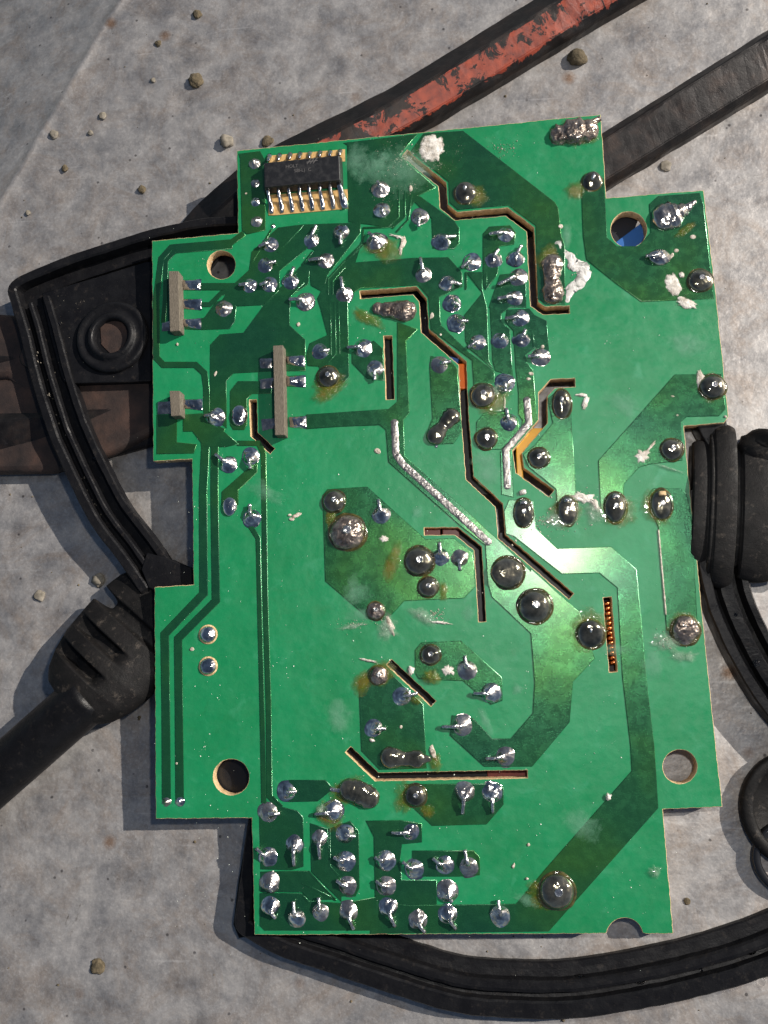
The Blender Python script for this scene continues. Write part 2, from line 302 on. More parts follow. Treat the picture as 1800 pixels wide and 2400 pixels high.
# copper under the solder mask
CZ = [0]
def copper(s, name='copper_pour', m=None, bev=.013):
    CZ[0] = (CZ[0]+1) % 9
    return fill2d(name, [upl(s)], 0, bev, m or CU, board, .0025+CZ[0]*.0006, None, 2)
def trace(s, wd, name='copper_track', m=None, bev=.012, z=None):
    CZ[0] = (CZ[0]+1) % 9; pts = PL(s); k = kb(*pts[len(pts)//2])
    return fill2d(name, [stroke(scl(pts), wd*k*U)], 0, bev, m or CU, board, .0025+CZ[0]*.0006 if z is None else z, None, 2)
for s in ['B545,345 B640,212 B945,192 B1659,747 B1683,790 B1708,1010 B1735,1080 B1735,1535 B1590,1535 B1530,1490 B1515,925 B1300,765 B905,800 B845,745 B838,585',
 'B25,285 B585,217 B470,355 B450,385 B730,630 B600,690 B500,850 B400,940 B60,895 B50,300',
 'B610,700 B880,895 B915,950 B915,1065 B875,1105 B715,1100 B705,870 B530,700',
 'C375,590 C545,560 C570,1020 C650,1090 C820,1090 C915,980 C905,760 C970,700 C1290,675 C1318,760 C1400,1490 C840,1515 C640,1370 C415,1190 C390,1000',
 'F1100,595 F1460,588 F1490,860 F1440,910 F1190,915 F1145,960 F1155,1255 F900,1285 F820,1310 F700,1440 F690,1690 F530,1690 F510,1260',
 'F155,970 F290,900 F335,1640 F200,1690 F180,1480 F-30,1310 F-75,1215 F20,1135','F115,780 F200,710 F290,760 F290,925 F155,965',
 'E440,190 E590,240 E500,330 E527,890 E480,945 E490,1225 G1146,330 G1290,470 G1370,540 G1640,800 H150,780 H420,1025 H520,1110 H640,1470 H470,1650 S1334,1692 S1247,1795 I1280,980 I1015,740 I1030,590 I1190,610 I1340,770 I1485,770 I1659,570 H180,1659 H150,1275 G1340,990 G1310,890 G1290,590 G1085,430 E370,1270 E350,1020 E300,980 E0,992 D1225,1010 D1225,905 E370,862 E440,800',
 'H-20,240 H165,250 H180,460 H350,620 H770,605 H965,780 H1045,1650 J1270,0 J1300,475 J450,1432 L560,1350 L600,1100 L850,1135 J0,1228 J200,1225 J440,940 J1100,190 J1090,0 H860,1600 H822,920 H680,802 H390,810 H20,520 G1450,500 G1435,330',
 'K860,530 K900,440 K1150,500 K1195,550 K1195,930 K1110,955 K870,950','K870,975 K1225,968 K1440,1185 K1250,1190 K1190,1128 K870,1125','K865,1142 K1180,1142 K1240,1200 K1500,1220 K1770,1170 K1770,1425 K900,1425 K865,1390',
 'K1255,600 K1385,640 K1400,940 K1490,1030 K1490,1195 K1265,970','L245,540 L400,480 L465,560 L470,1000 L440,1060 L300,1060 L300,900 L245,830',
 'L530,480 L800,475 L955,500 L955,640 L800,655 L785,780 L800,940 L1070,940 L1070,1125 L860,1130 L600,1085 L590,600','L890,712 L1360,710 L1405,760 L1405,895 L1250,905 L890,905',
 'K1090,262 K1370,262 K1430,325 K1310,420 K1090,425','L830,195 L1555,190 L1590,225 L1590,350 L1460,500 L1040,512 L900,380 L830,300',
 'I305,325 I385,225 I500,215 I800,500 I820,860 I825,995 I465,1005 I325,860','I742,80 I790,22 I1095,8 I1412,292 I1415,470 I1330,500 I1200,390 I1115,315 I770,300 I745,260',
 'G25,200 G60,158 G365,138 G820,548 G1040,540 G1185,655 G1203,910 G1120,998 G655,1020 G520,1163 G390,1165 G45,868',
 'E690,540 E700,450 E850,490 E900,545 E935,1030 E870,1125 E740,1130 E665,1050 E712,930','E1055,960 E1110,895 E1280,880 E1370,940 E1380,1030 E1240,1170 E1080,1165 E1050,1100',
 'B1105,990 B1150,937 B1310,927 B1355,980 B1340,1070 B1225,1085 B1215,1300 B1125,1420 B1105,1400',
 'B0,1225 B560,1180 B830,1175 B935,1290 B940,1400 B760,1480 B765,1640 E775,210 E990,420 E1185,560 E1190,650 E1035,690 E1020,480 E700,240 E685,20 B680,1480 B600,1385 B150,1410 B60,1470 B0,1485',
 'B975,1290 B1092,1290 B1095,1430 B1130,1560 E1145,480 E1170,530 E1000,390 E970,330 E960,130 B1100,1450',
 'B1235,1310 B1430,1290 B1435,1560 B1310,1560 B1240,1610 E1240,180 E1308,240 E1322,480 E1330,600 E1200,560 E1180,490 E1158,70 B1150,1560',
 'E1290,90 E1460,80 E1500,130 E1595,175 E1610,400 E1500,385 E1430,440 E1440,500 E1490,560 E1518,945 E1335,1120 E1320,1185 E1335,1540 E1250,1520 E1240,1195 E1400,1040 E1410,945 E1380,900 E1380,740 E1360,560 E1340,250 E1275,180',
 'A905,1530 A1030,1400 A1170,1250 A1250,1200 A1235,1380 A1090,1480 D1090,210 D1210,320 D1212,560 D960,562 D655,578 D598,640 D598,1000 D475,900 D478,360 D550,282 D735,268',
 'A800,1130 A1000,945 A1190,920 A1640,905 A1640,985 A1385,1310 A1350,1440 A1260,1390 A1240,1190 A1290,1120 A1240,1090 A1010,1280 A1015,1440 A900,1540 A690,1550 A560,1520 A640,1400 A780,1270',
 'A520,1520 A640,1490 A675,1560 D662,180 D622,233 D400,240 D285,235 D275,200 D430,150',
 'A1310,1493 A1390,1340 A1520,1210 A1640,1100 B200,965 B150,1060 A1545,1400 D1540,0 D1552,610 D1480,685 D1390,680 D1320,525 D1235,520 D1225,440 D1250,350 D1390,285 D1330,60',
 'D62,905 D212,905 D212,1120 D365,1135 D345,1200 D62,1205','D268,905 D412,895 D445,960 D560,1020 D690,1130 D600,1150 D430,1150 D340,1030 D268,1030',
 'D840,1260 D838,1350 D690,1490 D690,1600 D565,1600 D570,1500 D740,1350','D632,720 D690,645 D950,645 D950,735 D800,738 D758,780 D758,980 D735,1018 D655,1018 D632,980',
 'E85,420 E250,330 E320,390 E330,635 E200,620 E85,500','H1050,220 H1100,152 H1310,152 H1360,200 H1400,470 H1440,1250 H1205,1250 H1140,450',
 'A700,370 A860,350 A900,420 A900,960 A760,990 A725,960 A710,400']: copper(s)
for s, wd in [('A730,990 A640,1055 A170,1095 A95,1180 D55,0 D58,460 D110,515 D360,515 D430,580 D445,700 D448,900',13),('A640,1090 A200,1125 A130,1200 A125,1480 D110,180',9),
 ('D412,960 D438,1150 N420,0 N424,800 N122,1115 N130,1659 K135,400',18),('D560,1010 D510,1130 N508,0 N520,855 N226,1150 N232,1659 K238,400',17),
 ('N790,280 N848,370 N860,900 N878,1659 K893,430',9),('D690,1125 D850,1125 D888,1200 N893,0 N903,800 N928,1659 K936,385 K1020,470',11),
 ('A290,1400 A640,1400 A720,1395',16),('A405,1540 A470,1540 A560,1450 A700,1430',10)]: trace(s, wd)
DARKGAP = mat('mask_gap', (.02,.15,.075), .4)
# fine tracks in the crowded corner, standing just proud of the pour around them
for s in ['A1390,1460 A1390,1340 A1510,1210 A1659,1060 B170,960','A1425,1460 A1425,1355 A1520,1250','A1000,1135 A1195,925','B445,650 B445,860 B365,935 B170,945','B493,660 B493,860 B400,945','B545,690 B520,880 B430,975',
 'A795,1220 A830,1160 A950,960','D1405,40 D1412,440','D1440,30 D1448,430 D1370,515','D1470,30 D1478,430','B35,1200 B190,1060','B970,1290 B970,1420','B1125,1290 B1125,1420','A1190,1230 A1270,1130','K1010,440 K965,390','K1190,1150 K1240,1210','K1240,970 K1450,1190','K1400,640 K1405,930 K1470,1000','L30,960 L290,1090','E1480,250 E1500,380','A900,1530 A1000,1430','A1090,1560 A1090,1480 A1200,1370']:
    trace(s, 3.2, 'fine_track', None, .008, .016)
# tinned, unmasked tracks
for s, wd in [('S924,983 S928,1065 S945,1089 S1039,1174 S1150,1276',18),('E1440,765 E1458,970 E1278,1180 E1292,1485',17)]:
    pts = [Vector(p) for p in PL(s)]; fine = []
    for a, b in zip(pts, pts[1:]):
        k = max(2, int((b-a).length/5)); fine += [a.lerp(b, i/k) for i in range(k)]
    fine.append(pts[-1]); v = [(*uv(*p), .018) for p in fine]
    vv, ff = tube(v, [wd/2*U*kb(*p)*(1+.12*noise.noise(Vector((i*.5,0,0))))*(0.45 if i in (0,len(fine)-1) else 1) for i, p in enumerate(fine)], 12, .24); pyd('tinned_track', vv, ff, TIN, board)
# ---------------------------------------------------------------- solder joints
SEED = [0]
def lead(parent, c, tip, h0, r=4.6, m=None, low=7):
    k = kb(*c)*U; a = Vector((*uv(*c), h0)); b = Vector((*uv(*tip), low*U)); d = b-a
    pts = [a - Vector((0,0,h0*.5)), a, a+d*.25+Vector((0,0,.03)), a+d*.55+Vector((0,0,.02)), a+d*.85, b]
    vv, ff = tube(pts, [r*k*q for q in (1.1,1.2,1.05,1,.98,1.12)], 9, .9); return pyd('lead', vv, ff, m or LEAD, parent)
def joint(t, x, y, r, tip=None, kind='cone', ry=None, rot=0, name='solder_joint', label=None):
    SEED[0] += 1; sd_ = SEED[0]*1.37; px, py = T(t, x, y); s = TILE[t][2]; k = kb(px, py)*U; R = r/s*k; RY = (ry or r)/r
    sh = (0,0); tp = None
    if tip:
        tp = T(t, *tip); d = Vector(uv(*tp))-Vector(uv(px,py)); L = d.length; d.normalize(); sh = tuple(d*min(R*.55, L*.5))
    if kind in ('cone','dull'):
        h = R*random.uniform(.62,.85); e_ = random.uniform(.75,1.45); prof = [(1.05,0)]+[(q, (1-q)**e_+.05*(1-q**6)) for q in (1.02,.98,.9,.8,.68,.56,.44,.32,.2,.1,.04) if q < 1]; amp = .13
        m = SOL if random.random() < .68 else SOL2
        if kind == 'dull': m = SOL2; 
    else:
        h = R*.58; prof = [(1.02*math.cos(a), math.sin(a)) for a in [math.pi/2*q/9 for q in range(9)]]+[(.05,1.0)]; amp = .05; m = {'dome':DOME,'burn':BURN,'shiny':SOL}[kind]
        if kind == 'burn': amp = .14
    if kind in ('dome','burn') and r > 60:
        r2, f2 = lathe([(R*(1.16),0),(R*1.13,R*.035),(R*1.05,R*.09),(R*.97,R*.10),(R*.9,R*.02)], 30, (*uv(px,py), .005), rx=1, ry=RY, rot=rot, amp=.09, seed=sd_+5); pyd('flux_ring', r2, f2[:-1], RINGM, board)
    vv, ff = lathe([(a*R, b*h) for a, b in prof], 26, (*uv(px,py), .004), sh, 1, RY, rot, amp, sd_)
    o = pyd(name, vv, ff, m, board)
    if label: o['label'] = label
    if tp: lead(o, (px+(tp[0]-px)*.22, py+(tp[1]-py)*.22), tp, h*.78, 4.4 if s > 3 else 4.4, LEAD)
    elif kind in ('dome','burn') and r > 60:
        q = R*.24; vv, ff = lathe([(q,0),(q,h*.14),(q*.9,h*.18)], 12, (uv(px,py)[0]+R*.06, uv(px,py)[1]+R*.10, h*.92), amp=.05, seed=sd_); pyd('lead', vv, ff, LEAD, o, False)
    return o
J = [('A',820,445,50),('A',825,600,42),('A',828,745,42),('A',835,897,48),('A',963,928,18),('A',945,1075,70,(860,1095)),('A',900,1238,68,(990,1215)),('A',785,1395,65,(705,1395)),('A',937,1385,68,(868,1392)),
 ('A',1100,1365,68,(1128,1260)),('A',1262,1045,65,(1300,935)),('A',1495,975,65,(1490,1080)),('A',1375,1200,70,(1245,1200)),('A',1515,1462,70,(1492,1335)),('A',1215,1518,75,(1095,1505)),('A',582,1573,70),
 ('B',305,650,75,(285,595)),('B',315,805,68,(335,850)),('B',612,855,68,(600,945)),('B',280,1060,82,(215,990)),('B',778,1050,72,(890,1015)),('B',1280,1000,70,(1150,1000)),('B',1015,1210,70,(935,1260)),
 ('B',1180,1195,68,(1220,1120)),('B',1350,1185,68,(1400,1090)),('B',1375,1332,72,(1220,1390)),('B',640,1315,72,(615,1185)),('B',822,1375,68,(930,1390)),('B',860,1530,70,(920,1555)),('B',1350,1490,72,(1215,1500)),
 ('D',1325,415,72,(1400,410)),('D',525,920,75,(438,915)),('D',620,1290,65,(520,1215)),('D',788,1230,70,(790,1325)),('N',800,220,70,(785,110)),
 ('E',175,390,75,(50,385)),('E',262,545,70,(262,640)),('E',760,520,75,(850,495)),('E',895,195,75,(985,180)),('E',1065,340,72,(985,385)),('E',1235,330,70,(1262,290)),('E',1400,320,68,(1430,250)),
 ('E',1395,155,72,(1275,160)),('E',1550,455,72,(1450,455)),('E',1272,650,75,(1278,730)),('E',1300,970,75,(1280,860)),('G',480,355,75,(455,240)),('G',940,685,72,(930,570)),('G',1085,690,72,(1090,785)),
 ('I',1145,235,82,(1125,120)),('I',1335,410,82,(1195,415)),('I',632,440,78,(760,412)),('I',412,685,78,(515,685)),('I',1110,665,85,(950,672)),('I',1445,900,85,(1290,920)),
 ('L',1290,250,82,(1275,415)),('L',1505,255,85,(1508,410)),('K',1070,345,78,(1148,345)),('K',925,510,80,(1020,515)),('K',1430,500,85,(1290,520)),('K',930,855,80,(840,785)),('K',1130,755,75,(1130,920)),
 ('K',1325,705,70,(1328,865)),('K',1520,675,80,(1605,690)),('K',1530,890,82,(1440,855)),('K',937,1050,80,(957,1120)),('K',1545,1080,82,(1460,1035)),('K',943,1240,80,(985,1325)),('K',1145,1335,75,(1125,1195)),
 ('K',1335,1290,72,(1320,1165)),('K',1550,1275,78,(1590,1410)),('K',135,425,36),('K',240,425,38),('L',880,560,75,(725,565)),('L',680,785,80,(595,755)),('L',905,850,80,(810,790)),('L',1140,820,82,(1045,765)),
 ('L',1325,835,80,(1290,695)),('L',685,980,82,(605,940)),('L',1155,1020,85,(1190,1100)),('L',695,1145,80,(750,1290)),('L',925,1240,80,(980,1335)),('L',1160,1200,80,(1220,1310)),('L',1570,1220,85,(1550,1085))]
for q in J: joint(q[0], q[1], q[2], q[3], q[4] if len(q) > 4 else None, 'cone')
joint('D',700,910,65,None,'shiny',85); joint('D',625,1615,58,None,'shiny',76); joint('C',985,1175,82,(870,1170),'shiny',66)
for t, x, y in (('N',457,1118),('N',458,1365)):
    k = kb(*T(t,x,y))*U; vv, ff = lathe([(76/3.318*k,0),(75/3.318*k,.012),(60/3.318*k,.013)], 28, (*uv(*T(t,x,y)),.001)); pyd('pad_ring', vv, ff, TAN, board); joint(t,x,y,64,None,'shiny')
for q in [('B',965,680,84,(955,608)),('C',455,590,74,(470,525)),('C',1295,1355,92),('D',1390,610,84),('E',1100,755,96),('E',1127,1090,82),('E',1535,1240,82),('F',1390,690,96),('F',1075,1175,86),
          ('G',110,250,88),('G',770,715,112),('G',840,915,80),('I',860,115,78),('L',908,280,85),('J',515,1125,132),('H',175,1065,130),('G',1465,805,122,(1330,812)),('H',610,1285,106,(605,1190))]:
    joint(q[0], q[1], q[2], q[3], q[4] if len(q) > 4 else None, 'dome')
for q in [('G',435,1100,70),('I',455,275,72),('G',215,490,138),('H',1347,1255,108,(1325,1160))]: joint(q[0], q[1], q[2], q[3], q[4] if len(q) > 4 else None, 'burn')
joint('F',220,825,72,(212,755),'dome',112)
for x, y, a, b in ((88,340,76,112),(430,320,78,112),(800,295,84,118),(1160,275,84,118)):
    o = joint('H',x,y,a,None,'dome',b); vv, ff = tube([(*uv(*T('H',x,y-b*.55)), .16), (*uv(*T('H',x-2,y-b*.80)), .12)], .085, 10, .45); pyd('lead', vv, ff, LEAD if x < 1000 else TAN, o)
def bridge(s, rs, m, h=.62, label=None, name='solder_bridge', noi=.14):
    P = PL(s); v, f = [], []; n = 28; K = 13; SEED[0] += 1
    ps, rr = [], []
    P2 = [Vector(uv(*p)) for p in P]; R2 = [r/3.318*kb(*p)*U for r, p in zip(rs, P)]
    a0 = (P2[1]-P2[0]).normalized(); a1 = (P2[-1]-P2[-2]).normalized(); P2 = [P2[0]-a0*R2[0]]+P2+[P2[-1]+a1*R2[-1]]; R2 = [0]+R2+[0]; m_ = len(P2)-1
    for i in range(n+1):
        u = i/n*m_; j = min(int(u), m_-1); t = u-j
        ti = t*t*(3-2*t)
        if j == 0: r = R2[1]*math.sqrt(max(0, 1-(1-t)**2))
        elif j == m_-1: r = R2[-2]*math.sqrt(max(0, 1-t*t))
        else: r = R2[j]*(1-ti)+R2[j+1]*ti
        c = P2[j].lerp(P2[j+1], t); d = (P2[j+1]-P2[j]).normalized(); nn = Vector((-d.y, d.x)); r = max(r, .002)*(1+noi*noise.noise(Vector((i*.4, SEED[0], 0))))
        for q in range(K):
            a = math.pi*q/(K-1); v.append((*(c+nn*r*math.cos(a)*(1+noi*noise.noise(Vector((i*.4,q*.5,SEED[0]))))), r*h*math.sin(a)*(1+noi*noise.noise(Vector((i*.5,q*.6,9)))) + .002))
    for i in range(n):
        for q in range(K-1): f.append((i*K+q, i*K+q+1, (i+1)*K+q+1, (i+1)*K+q))
    o = pyd(name, v, f, m, board)
    if label: o['label'] = label
    return o
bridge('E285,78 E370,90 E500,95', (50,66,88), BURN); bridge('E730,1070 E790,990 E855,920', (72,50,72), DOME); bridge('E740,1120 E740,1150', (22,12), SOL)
bridge('C150,1225 C140,1340 C155,1460', (84,66,84), BURN, label='charred solder bridge beside the long slot')
bridge('I545,912 I660,925 I760,925 I840,925', (84,56,72,26), DOME); bridge('L400,235 L470,255 L545,295', (88,92,88), DOME); o = bridge('L255,232 L340,245', (16,20), LEAD, .9)
bridge('C200,225 C330,195 C420,190', (80,108,90), BURN, .7, 'large rough solder lump at the top right corner', noi=.25); bridge('C430,150 C505,100', (40,24), BURN, 1.0)
bridge('C1030,860 C1090,840 C1150,810', (112,112,60), SOL2, .6, 'large solder lump with a spike near the round hole', noi=.12); bridge('C1140,820 C1195,790 C1250,745', (60,36,20), SOL2, 1.0)
bridge('G600,0 G600,1', (1,1), DOME) if False else None
# ---------------------------------------------------------------- chip
chip = empty('chip'); chip.parent = board; chip['label'] = 'black sixteen-pin chip with faded grey print'
cc = [uv(*p) for p in PL('A893,465 A1505,403 A1524,642 A905,702')]
cx = sum(p[0] for p in cc)/4; cy = sum(p[1] for p in cc)/4; ang = math.atan2(cc[1][1]-cc[0][1], cc[1][0]-cc[0][0])
cw = (Vector(cc[1])-Vector(cc[0])).length; ch = (Vector(cc[3])-Vector(cc[0])).length
for nm, s in (('bare_patch','A925,385 A1520,335 A1522,425 A935,460'),('bare_patch','A925,690 A1540,645 A1545,790 A1500,798 A975,845 A930,845')): fill2d(nm, [upl(s)], 0, .006, GOLD, board, .010)
bm = box((0,0,0), cw*.985, ch*.93, .26, 0, .03)
for v in bm.verts:
    if v.co.z > 0: v.co.x *= .965; v.co.y *= .86
bmesh.ops.rotate(bm, matrix=Matrix.Rotation(ang,3,'Z'), verts=bm.verts); bmesh.ops.translate(bm, vec=(cx, cy, .18), verts=bm.verts); bmo('chip_body', bm, EPOXY, chip)
def pin(a, b, wd):
    a, b = Vector(uv(*T('A',*a))), Vector(uv(*T('A',*b))); d = (b-a); k = 1/3.318*U*kb(560,400)
    pts = [(*(a-d*.25), .20), (*a, .20), (*(a+d*.18), .18), (*(a+d*.42), .06), (*(a+d*.75), .035), (*b, .02)]
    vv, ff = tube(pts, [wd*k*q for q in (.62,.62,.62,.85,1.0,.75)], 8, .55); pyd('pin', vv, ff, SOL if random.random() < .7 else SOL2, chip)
for i, x in enumerate((938,1018,1098,1178,1254,1335,1415)): pin((x,695-i*6), (x+(18 if i < 6 else 20),835-i*6), 20)
pin((1490,655),(1525,795),34)
for i, x in enumerate((940,1018,1100,1178,1255,1333,1412,1488)): pin((x,440-i*6), (x-4,372-i*5), 21)
def text(s, t, x, y, size, m, parent, z, rot=0, shear=0, mir=False):
    cu = bpy.data.curves.new('t', 'FONT'); cu.body = s; cu.size = size; cu.extrude = .0015; cu.align_x = 'CENTER'; cu.align_y = 'CENTER'; cu.shear = shear
    co = bpy.data.objects.new('t', cu); COL.objects.link(co); me = bpy.data.meshes.new_from_object(co.evaluated_get(bpy.context.evaluated_depsgraph_get())); bpy.data.objects.remove(co)
    me.transform(Matrix.Translation((*uv(*T(t,x,y)), z)) @ Matrix.Rotation(rot,4,'Z')); me.materials.clear(); return link('printed_text', me, m, parent, False)
zt = .312
text('HOLT', 'A', 1128, 515, .12, INK, chip, zt, ang); text('S8I-L)  C', 'A', 1212, 545, .12, INK, chip, zt, ang)
for i, (x, y) in enumerate(((1262,475),(1285,472),(1308,470))):
    p0, p1 = uv(*T('A',x-16,y+22)), uv(*T('A',x+16,y-22)); fill2d('printed_logo', [stroke([p0,p1], .022)], .0012, 0, INK, chip, zt)
fill2d('printed_logo', [stroke([uv(*T('A',1240,484)), uv(*T('A',1325,470))], .018)], .0014, 0, INK, chip, zt)
# ---------------------------------------------------------------- tabs of the upright sub-boards poking through, with their pads
def tab(s, hgt):
    p = upl(s); v = [(*q, .0) for q in p]+[(*(Vector(q)*1), hgt) for q in p]; n = len(p)
    f = [tuple(range(n, 2*n))]+[(i, (i+1) % n, (i+1) % n+n, i+n) for i in range(n)]
    bm = bmesh.new(); bvs = [bm.verts.new(q) for q in v]
    for q in f: bm.faces.new([bvs[i] for i in q])
    bmesh.ops.recalc_face_normals(bm, faces=bm.faces); bmesh.ops.bevel(bm, geom=[e for e in bm.edges if len(e.link_faces) == 2], offset=.012, segments=1, affect='EDGES'); return bmo('board_tab', bm, FR4, board)
tab('A185,1320 A262,1320 D272,285 D195,290', .33); tab('D985,400 D1062,395 D1078,1085 D1000,1085', .33); tab('D192,745 D272,745 D280,935 D205,940', .33)
def pad(s, m=None, hh=.05):
    p = [Vector(q) for q in upl(s)]; N = 9; v, f = [], []
    for i in range(N):
        for j in range(N):
            a, b = i/(N-1), j/(N-1); q = p[0].lerp(p[1], a).lerp(p[3].lerp(p[2], a), b); e = (1-abs(2*a-1)**6)*(1-abs(2*b-1)**4)
            v.append((q.x, q.y, .008+hh*e*(1+.7*noise.noise(Vector((q.x*6,q.y*6,1)))) + (.05*e*max(0, 1-a*1.6) if hh > .03 else 0)))
    for i in range(N-1):
        for j in range(N-1): f.append((i*N+j, (i+1)*N+j, (i+1)*N+j+1, i*N+j+1))
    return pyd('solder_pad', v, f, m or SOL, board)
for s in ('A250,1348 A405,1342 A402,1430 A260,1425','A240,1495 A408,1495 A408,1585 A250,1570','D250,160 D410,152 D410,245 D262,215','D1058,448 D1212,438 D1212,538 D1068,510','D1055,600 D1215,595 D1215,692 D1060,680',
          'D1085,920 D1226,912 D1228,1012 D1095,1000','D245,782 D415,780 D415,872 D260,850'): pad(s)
for s in ('D850,460 D965,458 D965,550 D855,555','D858,628 D965,615 D965,700 D858,710','D870,938 D985,930 D985,1005 D880,1030','D68,805 D178,798 D178,895 D65,900','D100,190 D168,172 D168,250 D98,255'): pad(s, SOL2, .02)
# ---------------------------------------------------------------- residues
def splat(t, x, y, rx, ry, rot, h, m, name, amp=.35, n=40, rings=6, seed=None, label=None, freq=1.6, z0=.012, hole=None):
    SEED[0] += 1; sd_ = seed or SEED[0]*2.3; px, py = T(t,x,y); k = kb(px,py)*U/TILE[t][2]; c = Vector(uv(px,py)); v, f = [], []; cr, sr = math.cos(-rot), math.sin(-rot)
    for i in range(rings, -1, -1):
        rho = i/rings
        for j in range(n):
            a = 2*math.pi*j/n; q = 1+amp*noise.fractal(Vector((math.cos(a)*freq+sd_, math.sin(a)*freq, sd_)), .7, 2.0, 4)*rho
            X_ = rx*k*rho*q*math.cos(a); Y_ = ry*k*rho*q*math.sin(a)
            pr = (1-rho**2)**.6 if hole is None else math.sin(math.pi*min(1, max(0,(rho-hole)/(1-hole))))**.7 if rho > hole else .08
            v.append((c.x+X_*cr-Y_*sr, c.y+X_*sr+Y_*cr, z0*(.15 if i == rings else 1)+h*pr*(1+.5*noise.noise(Vector((X_*9,Y_*9,sd_))))))
    for i in range(rings):
        for j in range(n):
            q = (j+1) % n; f.append((i*n+j, i*n+q, (i+1)*n+q, (i+1)*n+j))
    o = pyd(name, v, f, m, board)
    at_ = o.data.attributes.new('body', 'FLOAT', 'POINT')
    for i in range(rings+1):
        for j in range(n): at_.data[(rings-i)*n+j].value = 1-(i/rings)**1.5
    if label: o['label'] = label
    return o
HZ = []
for q in [('G',270,960,120,150,.2),('G',330,1130,150,80,0),('G',1560,330,140,120,0),('H',800,1400,160,60,0),('E',1150,1350,130,150,0),('C',260,1010,50,130,.1),('J',300,1200,150,60,.3),('I',1540,380,60,60,0),('I',1290,620,50,170,-.4),('F',700,820,200,110,.6),
          ('G',760,330,60,60,0),('G',1160,1120,60,80,0),('E',1100,1250,140,90,.3),('B',500,480,330,260,.4),('B',250,480,200,180,0),('A',1600,420,120,200,0),('D',900,1500,200,90,.5),('I',150,600,120,200,0),('F',1200,350,200,120,.2),('H',1100,1500,120,160,.1),('J',700,600,200,160,.6)]: HZ.append(q)
R_ = math.radians
for q in [('C',310,215,200,130,.1,.03),('C',330,650,95,90,.6,.02),('C',110,1180,110,130,0,.03),('D',1400,720,170,75,-.5,.02),('B',330,1110,190,120,.1,.03),('B',1010,700,140,100,.0,.02),('E',1180,800,150,110,-.6,.04),
          ('E',200,150,190,60,.6,.015),('G',560,720,70,200,.3,.012),('G',90,380,60,150,.0,.015),('I',330,330,90,110,.3,.012),('L',850,300,110,150,.6,.02),('L',400,250,190,120,-.3,.025),('J',420,1150,200,110,.3,.02),
          ('H',600,1250,170,190,.2,.03),('H',1340,1230,150,150,0,.04),('H',420,330,150,150,0,.03),('H',820,330,160,140,0,.03),('H',1130,300,150,170,0,.03),('K',1400,520,130,120,.2,.05),('I',870,290,90,80,0,.09),
          ('I',745,470,60,55,0,.08),('I',900,950,60,90,.2,.03),('I',480,260,120,110,0,.02),('F',1380,700,130,120,0,.02),('D',1390,640,130,120,0,.02),('G',960,950,45,90,0,.015),('C',1180,960,130,40,-.6,.015),('L',1000,400,70,60,0,.012)]:
    splat(*q, FLUX, 'flux_residue', .38, freq=1.0, rings=9)
for q in HZ: splat(*q, .004, HAZY, 'dried_film', .5, rings=9, z0=.020)
for q in [('G',800,1140,170,60,.5,.04),('G',520,1230,90,110,0,.03),('G',250,1220,150,30,-.2,.015),('H',380,380,200,90,-.3,.04),('H',640,330,90,110,0,.04),('H',1200,1350,140,90,.2,.04),('H',1350,1450,110,60,0,.04),
          ('J',1272,970,58,58,0,.06),('E',1200,720,110,60,-.8,.04),('F',1050,1320,140,16,.35,.03),('L',180,400,60,70,.3,.07)]: splat(*q, CLEAR, 'clear_resin', .5)
